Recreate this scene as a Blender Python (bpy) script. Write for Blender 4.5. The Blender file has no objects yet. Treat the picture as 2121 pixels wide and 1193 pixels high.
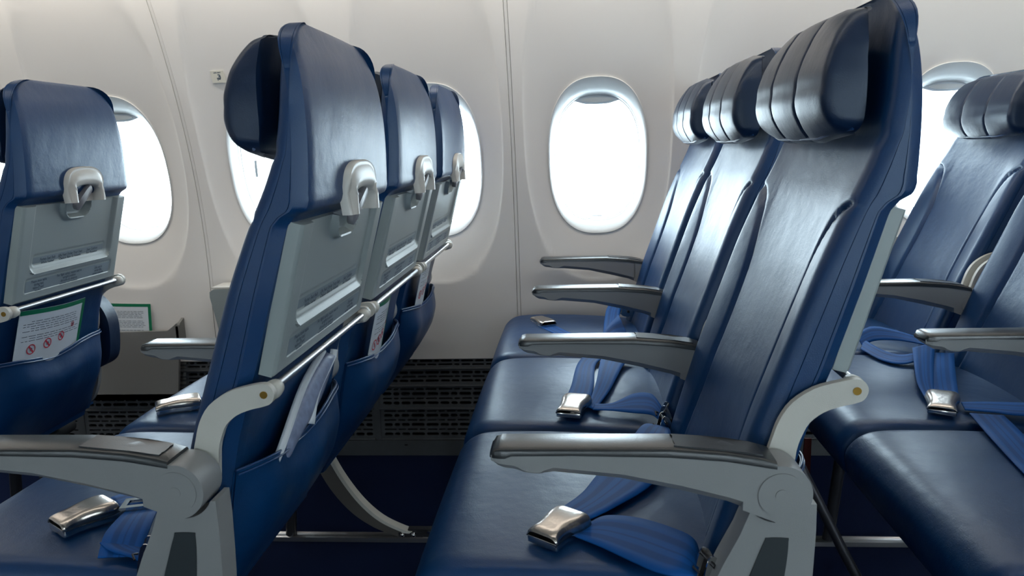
import bpy, bmesh, math, random
import numpy as np
from mathutils import Vector, Matrix
random.seed(4)
PI = math.pi
C = bpy.context.scene.collection
S = bpy.context.scene

# ------------------------------------------------------------------ camera
F_PX, YAW, PITCH, ROLL, EYE = 1547.07, 0.0820, 0.1858, -0.0331, 1.0098
cy, sy, cp, sp = math.cos(YAW), math.sin(YAW), math.cos(PITCH), math.sin(PITCH)
fw = Vector((-sy*cp, cy*cp, -sp)); rt = Vector((cy, sy, 0)); up = rt.cross(fw)
R = math.cos(ROLL)*rt + math.sin(ROLL)*up
U = -math.sin(ROLL)*rt + math.cos(ROLL)*up
cam_d = bpy.data.cameras.new('camera'); cam = bpy.data.objects.new('camera', cam_d); C.objects.link(cam)
cam_d.sensor_width = 36; cam_d.lens = 36*F_PX/2121
cam_d.clip_start = .02
cam.matrix_world = Matrix(((R.x, U.x, -fw.x, 0), (R.y, U.y, -fw.y, 0), (R.z, U.z, -fw.z, EYE), (0, 0, 0, 1)))
S.camera = cam
cam_d.dof.use_dof = True; cam_d.dof.focus_distance = 1.35; cam_d.dof.aperture_fstop = 11

# ------------------------------------------------------------------ light
S.view_settings.view_transform = 'Standard'; S.view_settings.look = 'None'
S.view_settings.gamma = 1; S.view_settings.use_curve_mapping = False
S.view_settings.exposure = 0.52
WORLD_STRENGTH = 11.0
w = bpy.data.worlds.new('sky'); S.world = w; w.use_nodes = True
bg = w.node_tree.nodes['Background']; bg.inputs[0].default_value = (.74, .90, 1, 1); bg.inputs[1].default_value = WORLD_STRENGTH

def area(name, loc, rot, sx, sz, power, col):
    l = bpy.data.lights.new(name, 'AREA'); l.shape = 'RECTANGLE'; l.size = sx; l.size_y = sz
    l.energy = power; l.color = col
    o = bpy.data.objects.new(name, l); o.location = loc; o.rotation_euler = rot; C.objects.link(o); return o
def portal(x, y, z, facing):
    l = bpy.data.lights.new('window_portal', 'AREA'); l.shape = 'RECTANGLE'; l.size = .34; l.size_y = .5
    l.cycles.is_portal = True
    o = bpy.data.objects.new('window_portal', l); o.location = (x, y, z)
    o.rotation_euler = (-PI/2 if facing < 0 else PI/2, 0, 0); C.objects.link(o)
CEILING_POWER = 12.0
area('ceiling_wash_light', (-.6, -.15, 1.93), (0, 0, 0), 4.6, .16, CEILING_POWER, (1, .92, .82))
area('cove_light', (-.6, 1.05, 1.86), (math.radians(38), 0, 0), 4.6, .06, CEILING_POWER*.5, (1, .92, .82))

area('sidewall_wash_light', (-.6, 2.0, 1.61), (math.radians(28), 0, 0), 4.8, .05, 9.5, (1, .92, .82))

# ------------------------------------------------------------------ materials
def lin(c):
    return tuple(((v/255+.055)/1.055)**2.4 if v > 10 else v/255/12.92 for v in c)
def mat(name, rgb, rough=.5, metal=0, bump=0, bscale=300, spec=.5, var=0, vscale=8, coat=0, aniso=0, rvar=0):
    m = bpy.data.materials.new(name); m.use_nodes = True; nt = m.node_tree; b = nt.nodes['Principled BSDF']
    c = lin(rgb) if max(rgb) > 1 else rgb
    b.inputs['Base Color'].default_value = (*c, 1); b.inputs['Roughness'].default_value = rough
    b.inputs['Metallic'].default_value = metal; b.inputs['Specular IOR Level'].default_value = spec
    b.inputs['Coat Weight'].default_value = coat
    tc = nt.nodes.new('ShaderNodeTexCoord')
    if bump:
        n = nt.nodes.new('ShaderNodeTexNoise'); n.inputs['Scale'].default_value = bscale; n.inputs['Detail'].default_value = 3
        bp = nt.nodes.new('ShaderNodeBump'); bp.inputs['Strength'].default_value = bump; bp.inputs['Distance'].default_value = .002
        nt.links.new(tc.outputs['Object'], n.inputs['Vector']); nt.links.new(n.outputs['Fac'], bp.inputs['Height'])
        nt.links.new(bp.outputs['Normal'], b.inputs['Normal'])
    if var or rvar:
        n = nt.nodes.new('ShaderNodeTexNoise'); n.inputs['Scale'].default_value = vscale; n.inputs['Detail'].default_value = 4
        nt.links.new(tc.outputs['Object'], n.inputs['Vector'])
    if var:
        r = nt.nodes.new('ShaderNodeMapRange'); r.inputs['To Min'].default_value = 1-var; r.inputs['To Max'].default_value = 1+var
        mx = nt.nodes.new('ShaderNodeVectorMath'); mx.operation = 'SCALE'; mx.inputs[0].default_value = c
        nt.links.new(n.outputs['Fac'], r.inputs['Value']); nt.links.new(r.outputs[0], mx.inputs['Scale'])
        nt.links.new(mx.outputs[0], b.inputs['Base Color'])
    if rvar:
        r2 = nt.nodes.new('ShaderNodeMapRange'); r2.inputs['To Min'].default_value = rough-rvar; r2.inputs['To Max'].default_value = rough+rvar
        nt.links.new(n.outputs['Fac'], r2.inputs['Value']); nt.links.new(r2.outputs[0], b.inputs['Roughness'])
    return m
def leather(name, rgb, rough):
    m = bpy.data.materials.new(name); m.use_nodes = True; nt = m.node_tree; b = nt.nodes['Principled BSDF']
    b.inputs['Base Color'].default_value = (*lin(rgb), 1); b.inputs['Roughness'].default_value = rough
    b.inputs['Specular IOR Level'].default_value = .62; b.inputs['Specular Tint'].default_value = (.86, .95, 1, 1)  # tint puts the cool daylight into the leather highlights
    tc = nt.nodes.new('ShaderNodeTexCoord')
    v = nt.nodes.new('ShaderNodeTexVoronoi'); v.inputs['Scale'].default_value = 420; v.feature = 'DISTANCE_TO_EDGE'
    n = nt.nodes.new('ShaderNodeTexNoise'); n.inputs['Scale'].default_value = 22; n.inputs['Detail'].default_value = 4
    n3 = nt.nodes.new('ShaderNodeTexNoise'); n3.inputs['Scale'].default_value = 9; n3.inputs['Detail'].default_value = 2
    for t in (v, n, n3): nt.links.new(tc.outputs['Object'], t.inputs['Vector'])
    b1 = nt.nodes.new('ShaderNodeBump'); b1.inputs['Strength'].default_value = .28; b1.inputs['Distance'].default_value = .0006
    b2 = nt.nodes.new('ShaderNodeBump'); b2.inputs['Strength'].default_value = .35; b2.inputs['Distance'].default_value = .004
    nt.links.new(v.outputs['Distance'], b1.inputs['Height']); nt.links.new(n.outputs['Fac'], b2.inputs['Height'])
    nt.links.new(b1.outputs['Normal'], b2.inputs['Normal']); nt.links.new(b2.outputs['Normal'], b.inputs['Normal'])
    r = nt.nodes.new('ShaderNodeMapRange'); r.inputs['To Min'].default_value = rough-.06; r.inputs['To Max'].default_value = rough+.07
    nt.links.new(n3.outputs['Fac'], r.inputs['Value']); nt.links.new(r.outputs[0], b.inputs['Roughness'])
    return m
def webbing(name, rgb):
    m = bpy.data.materials.new(name); m.use_nodes = True; nt = m.node_tree; b = nt.nodes['Principled BSDF']
    b.inputs['Roughness'].default_value = .6; b.inputs['Specular IOR Level'].default_value = .25
    uv = nt.nodes.new('ShaderNodeUVMap'); sx = nt.nodes.new('ShaderNodeSeparateXYZ'); nt.links.new(uv.outputs[0], sx.inputs[0])
    cr = nt.nodes.new('ShaderNodeValToRGB'); e = cr.color_ramp.elements; cr.color_ramp.interpolation = 'EASE'
    c = lin(rgb); d = tuple(x*.68 for x in c)
    stops = [(0, c), (.18, c), (.24, d), (.33, d), (.39, c), (.46, c), (.5, d), (.54, c), (.61, c), (.67, d), (.76, d), (.82, c), (1, c)]
    e[0].position = 0; e[0].color = (*c, 1); e[1].position = 1; e[1].color = (*c, 1)
    for p, k in stops[1:-1]:
        q = e.new(p); q.color = (*k, 1)
    nt.links.new(sx.outputs[0], cr.inputs[0]); nt.links.new(cr.outputs[0], b.inputs['Base Color'])
    wv = nt.nodes.new('ShaderNodeTexWave'); wv.inputs['Scale'].default_value = 60; wv.bands_direction = 'DIAGONAL'
    nt.links.new(uv.outputs[0], wv.inputs['Vector'])
    bp = nt.nodes.new('ShaderNodeBump'); bp.inputs['Strength'].default_value = .2; bp.inputs['Distance'].default_value = .0005
    nt.links.new(wv.outputs['Fac'], bp.inputs['Height']); nt.links.new(bp.outputs[0], b.inputs['Normal'])
    return m
def glassmat():
    m = bpy.data.materials.new('thin_glass'); m.use_nodes = True; nt = m.node_tree; nt.nodes.clear()
    o = nt.nodes.new('ShaderNodeOutputMaterial'); mx = nt.nodes.new('ShaderNodeMixShader')
    t = nt.nodes.new('ShaderNodeBsdfTransparent'); g = nt.nodes.new('ShaderNodeBsdfGlossy'); g.inputs['Roughness'].default_value = .02
    t.inputs[0].default_value = (.95, .97, .97, 1); mx.inputs[0].default_value = .07
    nt.links.new(t.outputs[0], mx.inputs[1]); nt.links.new(g.outputs[0], mx.inputs[2]); nt.links.new(mx.outputs[0], o.inputs[0])
    return m
def carpetmat():
    m = mat('navy_carpet', (8, 22, 52), .95, bump=.9, bscale=700, spec=.1, var=.5, vscale=500); return m

LEA = leather('navy_leather', (3, 52, 98), .39)
LEA_WARM_LIT = leather('navy_leather_warm_lit', (14, 36, 66), .40)  # same leather, warm ceiling light put in as a greyer tone
LEAD = mat('black_fabric_under_seat', (10, 12, 18), .9)
PIPE = mat('navy_piping', (30, 66, 112), .32, bump=.2, bscale=900)  # paler than the leather, edge highlight painted in
PLA = mat('grey_plastic', (139, 141, 142), .42, bump=.12, bscale=900)
PLAD = mat('mid_grey_plastic', (112, 117, 120), .48, bump=.15, bscale=900)
TRAYM = mat('tray_plastic', (146, 156, 156), .38, bump=.12, bscale=1200)
CAPM = mat('charcoal_arm_cap', (30, 36, 41), .30, bump=.1, bscale=700, spec=.9)
BEZ = mat('bezel_plastic', (198, 196, 190), .33, bump=.08, bscale=900)
KNB = mat('latch_grey', (120, 120, 126), .38)
LAB = mat('label_print', (126, 140, 148), .5)
INK = mat('ink', (74, 88, 102), .6)
RED = mat('red_ink', (196, 40, 66), .6)
ORN = mat('orange_ink', (214, 110, 60), .6)
PAPER = mat('laminated_card', (206, 214, 222), .3, var=.04, vscale=30)
GRN = mat('green_border', (0, 112, 74), .35)
BELT = webbing('blue_webbing', (4, 80, 152))
MET = mat('brushed_metal', (196, 188, 180), .24, 1, bump=.12, bscale=160)
CHR = mat('chrome', (215, 215, 215), .1, 1)
ALU = mat('aluminium', (190, 190, 192), .33, 1)
BRS = mat('brass_screw', (176, 140, 70), .35, 1)
ARMP = mat('painted_tray_arm', (196, 194, 186), .4, bump=.2, bscale=900)
WALL = mat('offwhite_sidewall', (224, 221, 217), .40, bump=.1, bscale=600, spec=.4)
BACK = mat('dark_cavity', (14, 14, 16), .9)
GRIL = mat('grille_grey', (64, 67, 71), .5, bump=.2, bscale=600, var=.12, vscale=60)
POCK = mat('pocket_grey', (118, 118, 116), .6, bump=.3, bscale=600)
CARP = carpetmat()
FRM = mat('window_frame_plastic', (214, 216, 216), .3)
SHD = mat('window_shade_plastic', (214, 220, 226), .35)
CEIL = mat('ceiling_panel', (205, 200, 192), .5)
RUB = mat('dark_inlay', (42, 50, 54), .6)
GLS = glassmat()
STRUT = mat('dark_steel', (70, 70, 74), .35, .8)
REDF = mat('red_ribbon', (70, 6, 5), .7)

# ------------------------------------------------------------------ helpers
def newobj(name, me, parent=None, m=None):
    o = bpy.data.objects.new(name, me); C.objects.link(o)
    if parent is not None: o.parent = parent
    if m is not None and len(me.materials) == 0: me.materials.append(m)
    return o
def fromdata(name, vs, fs, m, parent=None, sharp=40, smooth=True):
    me = bpy.data.meshes.new(name); me.from_pydata([tuple(v) for v in vs], [], fs)
    bm = bmesh.new(); bm.from_mesh(me); bmesh.ops.recalc_face_normals(bm, faces=bm.faces); bm.to_mesh(me); bm.free()
    me.materials.append(m)
    if smooth:
        me.polygons.foreach_set('use_smooth', [True]*len(me.polygons)); me.set_sharp_from_angle(angle=math.radians(sharp))
    return newobj(name, me, parent)
def frombm(name, bm, m, parent=None, sharp=40, bevel=0, segs=2, smooth=True, recalc=True):
    if bevel:
        es = [e for e in bm.edges if len(e.link_faces) == 2 and e.calc_face_angle(0) > math.radians(30)]
        bmesh.ops.bevel(bm, geom=es, offset=bevel, segments=segs, profile=.5, affect='EDGES', clamp_overlap=True)
    if recalc: bmesh.ops.recalc_face_normals(bm, faces=bm.faces)
    me = bpy.data.meshes.new(name); bm.to_mesh(me); bm.free(); me.materials.append(m)
    if smooth:
        me.polygons.foreach_set('use_smooth', [True]*len(me.polygons)); me.set_sharp_from_angle(angle=math.radians(sharp))
    return newobj(name, me, parent)
def prism(bm, pts, a, b, axis='y'):
    """extrude a closed outline; pts in the two other axes"""
    def P(p, t):
        if axis == 'y': return (p[0], t, p[1])
        if axis == 'z': return (p[0], p[1], t)
        return (t, p[0], p[1])
    A = [bm.verts.new(P(p, a)) for p in pts]; B = [bm.verts.new(P(p, b)) for p in pts]
    n = len(pts)
    bm.faces.new(A); bm.faces.new(B[::-1])
    for i in range(n): bm.faces.new((A[i], B[i], B[(i+1) % n], A[(i+1) % n]))
def box(bm, x0, x1, y0, y1, z0, z1):
    prism(bm, [(x0, z0), (x1, z0), (x1, z1), (x0, z1)], y0, y1)
def tube(bm, pts, r, n=10, flat=1.0, cap=True):
    pts = [Vector(p) for p in pts]; rings = []
    for i, p in enumerate(pts):
        t = (pts[min(i+1, len(pts)-1)]-pts[max(i-1, 0)]).normalized()
        h = Vector((0, 0, 1)) if abs(t.z) < .9 else Vector((1, 0, 0))
        a = t.cross(h).normalized(); b = a.cross(t).normalized()
        rr = r[i] if isinstance(r, (list, tuple)) else r
        rings.append([bm.verts.new(p+a*rr*math.cos(k*2*PI/n)+b*rr*flat*math.sin(k*2*PI/n)) for k in range(n)])
    for i in range(len(rings)-1):
        for k in range(n): bm.faces.new((rings[i][k], rings[i][(k+1) % n], rings[i+1][(k+1) % n], rings[i+1][k]))
    if cap: bm.faces.new(rings[0]); bm.faces.new(rings[-1][::-1])
def cylinder(bm, p0, p1, r, n=20): tube(bm, [p0, p1], r, n)
def smooth_poly(pts, n=6, closed=True):
    out = []; N = len(pts); pts = [np.array(p, float) for p in pts]
    rng = range(N) if closed else range(N-1)
    for i in rng:
        if closed: p0, p1, p2, p3 = pts[(i-1) % N], pts[i], pts[(i+1) % N], pts[(i+2) % N]
        else: p0, p1, p2, p3 = pts[max(i-1, 0)], pts[i], pts[i+1], pts[min(i+2, N-1)]
        for k in range(n):
            t = k/n
            out.append(.5*((2*p1)+(-p0+p2)*t+(2*p0-5*p1+4*p2-p3)*t*t+(-p0+3*p1-3*p2+p3)*t**3))
    if not closed: out.append(pts[-1])
    return [tuple(float(c) for c in p) for p in out]
def gridmesh(P, closed_u=False):
    """P[nv][nu][3] -> verts, faces"""
    nv, nu = P.shape[:2]; vs = P.reshape(-1, 3).tolist(); fs = []
    for j in range(nv-1):
        for i in range(nu if closed_u else nu-1):
            i2 = (i+1) % nu
            fs.append((j*nu+i, j*nu+i2, (j+1)*nu+i2, (j+1)*nu+i))
    return vs, fs
def segdist(Y, Z, poly):
    d = np.full(Y.shape, 1e9)
    for (a, b) in zip(poly[:-1], poly[1:]):
        ax, az = a; bx, bz = b; dx, dz = bx-ax, bz-az; L = dx*dx+dz*dz+1e-12
        t = np.clip(((Y-ax)*dx+(Z-az)*dz)/L, 0, 1)
        d = np.minimum(d, np.hypot(Y-ax-t*dx, Z-az-t*dz))
    return d
def sstep(a, b, x):
    t = np.clip((x-a)/(b-a), 0, 1); return t*t*(3-2*t)
def text(body, size, m, parent, mtx, name='lettering', align='CENTER', bold=0):
    cu = bpy.data.curves.new(name, 'FONT'); cu.body = body; cu.size = size; cu.align_x = align; cu.align_y = 'CENTER'
    cu.resolution_u = 1; cu.offset = bold; cu.space_line = .9
    o = bpy.data.objects.new('tmp', cu); C.objects.link(o)
    dg = bpy.context.evaluated_depsgraph_get(); me = bpy.data.meshes.new_from_object(o.evaluated_get(dg))
    bpy.data.objects.remove(o); me.name = name
    me.transform(mtx); me.materials.clear(); me.materials.append(m)
    return newobj(name, me, parent)
def tag(o, label=None, cat=None, group=None, kind=None):
    if label: o['label'] = label
    if cat: o['category'] = cat
    if group: o['group'] = group
    if kind: o['kind'] = kind
    return o
def empty(name, loc=(0, 0, 0)):
    o = bpy.data.objects.new(name, None); o.location = loc; o.empty_display_size = .05; C.objects.link(o); return o
def copy_tree(o, parent=None):
    c = o.copy(); C.objects.link(c); c.parent = parent
    for ch in list(o.children): copy_tree(ch, c)
    return c

# ------------------------------------------------------------------ the setting
WC, WR = 2.374, 1.75                      # side wall: furthest y, cabin radius
def wally(z):
    return WC-np.maximum(np.asarray(z, float)-.64, 0)**2/(2*WR)
WX0, WSP = .0844, .508                    # window centres
WZ = .9708
ZB, ZT = .335, 1.66                       # bottom and top of the sidewall panels
def lobe(dx, z):
    """distance-like function of the scooped field round a window: <1 inside"""
    return (np.abs(dx/.222)**2.5+np.abs((z-1.07)/.480)**2.5)**.4
def wallpt(cx, x, z):
    q = lobe(x-cx, z)
    qw = (np.abs((x-cx)/.152)**2.5+np.abs((z-.971)/.237)**2.5)**.4
    t = np.clip((1-q)/np.maximum(1e-4, (1-q)+np.maximum(qw-1, 0)), 0, 1)   # 1 at the window, 0 at the rim of the scoop
    return wally(z)-.030*(1-t**.55)
def superell(a, b, n, th):
    c, s = np.cos(th), np.sin(th)
    return a*np.sign(c)*np.abs(c)**(2/n), b*np.sign(s)*np.abs(s)**(2/n)
def window_outline(a, b, zc, th, cx):
    u, v = superell(a, b, 2.5, th)
    z = zc+v*math.cos(.187)
    return cx+u, z
wall = empty('wall_right'); tag(wall, kind='structure')
seams = [-.172+1.016*k for k in range(-3, 3)]
NTH = 128
def wall_cell(cx, x0, x1):
    """radial sheet from the window cut-out to the cell rectangle"""
    th = np.linspace(0, 2*PI, NTH, endpoint=False)+.0001
    ix, iz = window_outline(.1475, .2365, WZ, th, cx)
    # rectangle perimeter point for each angle
    ox = np.zeros(NTH); oz = np.zeros(NTH)
    for k, t in enumerate(th):
        c, s = math.cos(t), math.sin(t)
        tx = ((x1-cx) if c > 0 else (x0-cx))/c if abs(c) > 1e-9 else 1e9
        tz = ((ZT-WZ) if s > 0 else (ZB-WZ))/s if abs(s) > 1e-9 else 1e9
        r = min(tx, tz); ox[k] = cx+r*c; oz[k] = WZ+r*s
    # snap corners
    for (X, Z) in ((x0, ZB), (x1, ZB), (x0, ZT), (x1, ZT)):
        k = int(np.argmin((ox-X)**2+(oz-Z)**2)); ox[k], oz[k] = X, Z
    tt = np.linspace(0, 1, 60)
    P = np.zeros((len(tt), NTH, 3))
    for j, t in enumerate(tt):
        x = ix*(1-t)+ox*t; z = iz*(1-t)+oz*t
        P[j, :, 0] = x; P[j, :, 2] = z; P[j, :, 1] = wallpt(cx, x, z)
    vs, fs = gridmesh(P, True)
    # turned edges at the panel joints
    return vs, fs, P[-1]
for s0, s1 in zip(seams[:-1], seams[1:]):
    vs, fs = [], []
    for k in (0, 1):
        cx = s0+.256+.508*k
        xa, xb = (s0+.006, s0+.51) if k == 0 else (s0+.51, s1-.006)
        v, f, last = wall_cell(cx, xa, xb); n = len(vs)
        vs += v; fs += [tuple(i+n for i in q) for q in f]
        base = n+len(v)-NTH
        n2 = len(vs); vs += [(p[0], p[1]+.02, p[2]) for p in last]
        for i in range(NTH):
            xm = (last[i][0]+last[(i+1) % NTH][0])/2
            if abs(xm-(s0+.51)) > 1e-3: fs.append((base+i, base+(i+1) % NTH, n2+(i+1) % NTH, n2+i))
    fromdata('panel', vs, fs, WALL, wall, sharp=50)
for s in seams:                            # strip in every panel joint
    zz = np.linspace(ZB, ZT, 40); P = np.zeros((40, 4, 3))
    for i, (dx, dy) in enumerate(((-.0046, -.006), (-.0046, -.0285), (.0046, -.0285), (.0046, -.006))):
        P[:, i, 0] = s+dx; P[:, i, 1] = wally(zz)+dy; P[:, i, 2] = zz
    v, f = gridmesh(P); fromdata('joint_strip', v, f, WALL, wall, sharp=30)
v, f = gridmesh(np.array([[(x, float(wally(z))+.03, z) for x in (-3.3, 2.2)] for z in np.linspace(-.05, ZB, 3)]))
fromdata('lower_backing', v, f, BACK, wall)
# upper closure above the panels: underside of the overhead bin
bm = bmesh.new(); prism(bm, [(1.62, ZT+.02), (2.2, ZT-.04), (2.3, ZT+.1), (2.2, 2.0), (1.5, 2.0), (1.5, ZT+.12)], -3.3, 2.2, 'x')
o = frombm('overhead_bin', bm, CEIL, None, bevel=.02, segs=4); tag(o, kind='structure')

TH = np.linspace(0, 2*PI, 97)[:-1]
def loopsheet(loops, name, m, parent, sharp=40):
    P = np.array(loops); v, f = gridmesh(P, True); return fromdata(name, v, f, m, parent, sharp)
def make_window(cx, idx):
    root = empty('window_%d' % idx, (cx, 0, 0)); tag(root, kind='structure')
    def L(a, b, zc, dep, n=2.5):
        u, v = superell(a, b, n, TH); z = zc+v*math.cos(.187)
        return [(uu, float(wally(zz))+dep, zz) for uu, zz in zip(u, z)]
    # trim ring and reveal
    loopsheet([L(.1495, .2385, .971, .006), L(.152, .241, .971, -.002), L(.1505, .2395, .971, -.0045), L(.148, .236, .971, -.0035),
               L(.1445, .226, .9695, .004), L(.1405, .214, .968, .013), L(.1375, .205, .967, .024), L(.1355, .200, .967, .036),
               L(.1335, .197, .967, .038)], 'window_frame', FRM, root, 60)
    loopsheet([L(.1335, .197, .967, .038), L(.1325, .1955, .967, .041), L(.1325, .1955, .967, .050), L(.1305, .193, .967, .0505), L(.1295, .192, .967, .058),
               L(.1295, .192, .967, .16)], 'outer_reveal', FRM, root, 30)
    # raised shade: lower lip and finger grip show under the top of the opening
    zz0, n = 1.140, 25
    xs = np.linspace(-.1, .1, n); bm = bmesh.new()
    yp = float(wally(1.13))+.044
    top = 1.20
    pts = [(float(x), zz0+.004-.013*math.exp(-(x/.06)**4)) for x in xs]
    pts += [(.12, top), (-.12, top)]
    prism(bm, pts, yp, yp+.006)
    sh = frombm('window_shade', bm, SHD, root, bevel=.001)
    bm = bmesh.new()
    prism(bm, [(float(.048*math.cos(t)), zz0+.004+.0075*math.sin(t)) for t in np.linspace(0, 2*PI, 25)[:-1]], yp-.006, yp+.002)
    frombm('grip', bm, FRM, sh, bevel=.0015)
    # panes
    u, vv = superell(.16, .22, 2.5, TH)
    bm = bmesh.new(); vs = [bm.verts.new((float(a), float(wally(.967))+.085-math.sin(.187)*float(b), .967+float(b))) for a, b in zip(u, vv)]
    bm.faces.new(vs); frombm('window_pane', bm, GLS, root, smooth=False)
    portal(cx, 2.55, .967, -1)
for i, k in enumerate(range(-6, 3)): make_window(WX0+WSP*k, i+1)

# dado: louvred return-air grille along the foot of the wall
grille = empty('trim_1', (0, 0, 0)); tag(grille, kind='structure')
def slot_sheet(bm, x0, x1, z0, z1, yfun, slots, hz, dep=.012):
    """one row: slots = list of (xa, xb); sheet with real stadium holes"""
    zc = (z0+z1)/2; r = hz
    xs = x0
    for (a, b), nxt in zip(slots, [s[0] for s in slots[1:]]+[None]):
        e = x1 if nxt is None else (b+nxt)/2
        A, B = xs, e
        st = [(b-r+r*math.cos(t), zc+r*math.sin(t)) for t in (-PI/2, -PI/4, 0, PI/4, PI/2)]
        st += [(a+r+r*math.cos(t), zc+r*math.sin(t)) for t in (PI/2, 3*PI/4, PI, 5*PI/4, 3*PI/2)]
        ou = [(b-r, z0), (B, z0), (B, zc), (B, z1), (b-r, z1), (a+r, z1), (A, z1), (A, zc), (A, z0), (a+r, z0)]
        vi = [bm.verts.new((p[0], yfun(p[1]), p[1])) for p in st]
        vo = [bm.verts.new((p[0], yfun(p[1]), p[1])) for p in ou]
        vb = [bm.verts.new((p[0], yfun(p[1])+dep, p[1])) for p in st]
        for i in range(10):
            j = (i+1) % 10
            bm.faces.new((vo[i], vo[j], vi[j], vi[i])); bm.faces.new((vi[i], vi[j], vb[j], vb[i]))
        xs = e
rows_sec = [  # sections: (ztop, zbottom, [(row centre z, half height, pattern)])
    (.334, .305, [(.3265, .0034, 0), (.3145, .0030, 1)]),
    (.299, .246, [(.2865, .0046, 2), (.2730, .0030, 1), (.2590, .0044, 2)]),
    (.239, .167, [(.2290, .0029, 3), (.2135, .0056, 4), (.1975, .0029, 3), (.1820, .0056, 4)]),
    (.160, .060, [(.1525, .0028, 5), (.1370, .0057, 6), (.1215, .0028, 5), (.1055, .0057, 6), (.0895, .0028, 5), (.0730, .0057, 6)])]
PAT = [[.033, .017, .040, .019, .043, .018, .036, .02, .04, .03], [.044, .015, .047, .030, .030, .048, .018, .03, .04, .024],
       [.032, .018, .030, .046, .046, .031, .026, .04, .02, .036], [.032, .017, .049, .026, .038, .047, .02, .034, .04, .02],
       [.031, .021, .031, .046, .038, .031, .022, .04, .03, .035], [.042, .026, .034, .022, .034, .022, .03, .04, .026, .03],
       [.029, .019, .028, .045, .042, .030, .024, .036, .04, .03]]
def grille_bay(xa, xb):
    for si, (zt, zb, rws) in enumerate(rows_sec):
        bm = bmesh.new()
        yf = lambda z, zt=zt, zb=zb: 2.352-.010*(1-(z-zb)/(zt-zb))*0-.006*((zt-z)/(zt-zb))
        cs = [r[0] for r in rws]; edges = [zt]+[(a+b)/2 for a, b in zip(cs[:-1], cs[1:])]+[zb]
        for (zc, hz, pt), e1, e0 in zip(rws, edges[:-1], edges[1:]):
            # equalise so the slot sits on its own centre
            x = xa+.012; sl = []; k = 0
            off = {0: 0, 1: 3, 2: 5}.get(0)
            while x < xb-.02:
                L = PAT[pt][k % 10]; 
                if x+L > xb-.008: L = xb-.008-x
                if L > .012: sl.append((x, x+L))
                x += L+.0056; k += 1
            half = min(e1-zc, zc-e0)
            slot_sheet(bm, xa, xb, zc-half, zc+half, yf, sl, hz)
            for (za, zc2) in ((zc+half, e1), (e0, zc-half)):
                if zc2-za > 1e-5:
                    q = [bm.verts.new((X, yf(Z), Z)) for X, Z in ((xa, za), (xb, za), (xb, zc2), (xa, zc2))]; bm.faces.new(q)
        o = frombm('grille_section', bm, GRIL, grille, smooth=False, recalc=False); o['kind'] = 'stuff'
        o['label'] = 'louvred strip of rounded air slots'
        bm = bmesh.new(); prism(bm, [(2.362, zb), (2.341, zb), (2.3395, zb-.0035), (2.342, zb-.007), (2.362, zb-.007)], xa, xb, 'x')
        frombm('ledge', bm, GRIL, grille, bevel=.0006)
for (a, b) in ((-2.60, -1.72), (-1.70, -.672), (-.652, .362), (.382, 1.4)): grille_bay(a, b)
bm = bmesh.new()
for x in (-1.71, -.662, .372): box(bm, x-.0101, x+.0101, 2.345, 2.37, .05, .334)
box(bm, -2.6, 1.4, 2.338, 2.37, -.002, .0535)
frombm('kick_panel', bm, GRIL, grille, bevel=.001)
bm = bmesh.new()
for x in (-.567,): box(bm, x-.005, x+.005, 2.3365, 2.3385, .036, .040)
frombm('fastener_slot', bm, BACK, grille)

bm = bmesh.new()
v = [bm.verts.new(p) for p in ((-3.4, -1.5, 0), (2.3, -1.5, 0), (2.3, 2.42, 0), (-3.4, 2.42, 0))]; bm.faces.new(v)
tag(frombm('floor', bm, CARP, smooth=False), kind='structure')
# far side of the cabin (behind the camera), ends and ceiling
CYL = .5+.5
bm = bmesh.new(); prism(bm, [(-1.4, 1.9), (1.6, 1.9), (1.6, 2.02), (-1.4, 2.02)], -3.4, 2.3, 'x')
bmesh.ops.recalc_face_normals(bm, faces=bm.faces)
tag(frombm('ceiling', bm, CEIL), kind='structure')
OPEN_LEFT = (-4, -1, 1)                     # unseen windows left open, kept few to dim the camera-side light
wl = empty('wall_left'); tag(wl, kind='structure')
def rect_with_hole(bm, x0, x1, z0, z1, hx0, hx1, hz0, hz1, y):
    for a, b, c, d in ((x0, hx0, z0, z1), (hx1, x1, z0, z1), (hx0, hx1, z0, hz0), (hx0, hx1, hz1, z1)):
        box(bm, a, b, y-.02, y, c, d)
bm = bmesh.new()
for k in range(-7, 4):
    cx = WX0+WSP*k; hw = .125 if k in OPEN_LEFT else .001
    rect_with_hole(bm, cx-.254, cx+.254, -.02, 2.0, cx-hw, cx+hw, .77, 1.16, -1.35)
frombm('panel', bm, WALL, wl, smooth=False)
for k in OPEN_LEFT: portal(WX0+WSP*k, -1.42, .97, 1)
for nm, x in (('wall_front', -3.35), ('wall_back', 2.15)):
    bm = bmesh.new(); box(bm, x-.02, x+.02, -1.4, 2.5, -.02, 2.0); tag(frombm(nm, bm, WALL, smooth=False), kind='structure')
# unseen outer skin, added to keep daylight to the windows only
bm = bmesh.new()
for k in range(-7, 4):
    cx = WX0+WSP*k; k_in = -6 <= k <= 2; hw = .129 if k_in else .001
    rect_with_hole(bm, cx-.254, cx+.254, -.1, 2.05, cx-hw, cx+hw, .78, 1.155, 2.50)
box(bm, -3.4, 2.3, 2.36, 2.5, -.1, -.02)
box(bm, -3.4, 2.3, 2.3, 2.52, 1.68, 2.05)
tag(frombm('light_block_skin', bm, BACK, smooth=False), kind='structure')

# floor track
bm = bmesh.new()
prism(bm, [(1.775, 0), (1.775, .012), (1.780, .014), (1.786, .010), (1.796, .010), (1.802, .014), (1.807, .012), (1.807, 0)], -2.4, 1.6, 'x')
tag(frombm('trim_2', bm, ALU, bevel=.0006), kind='structure')

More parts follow.
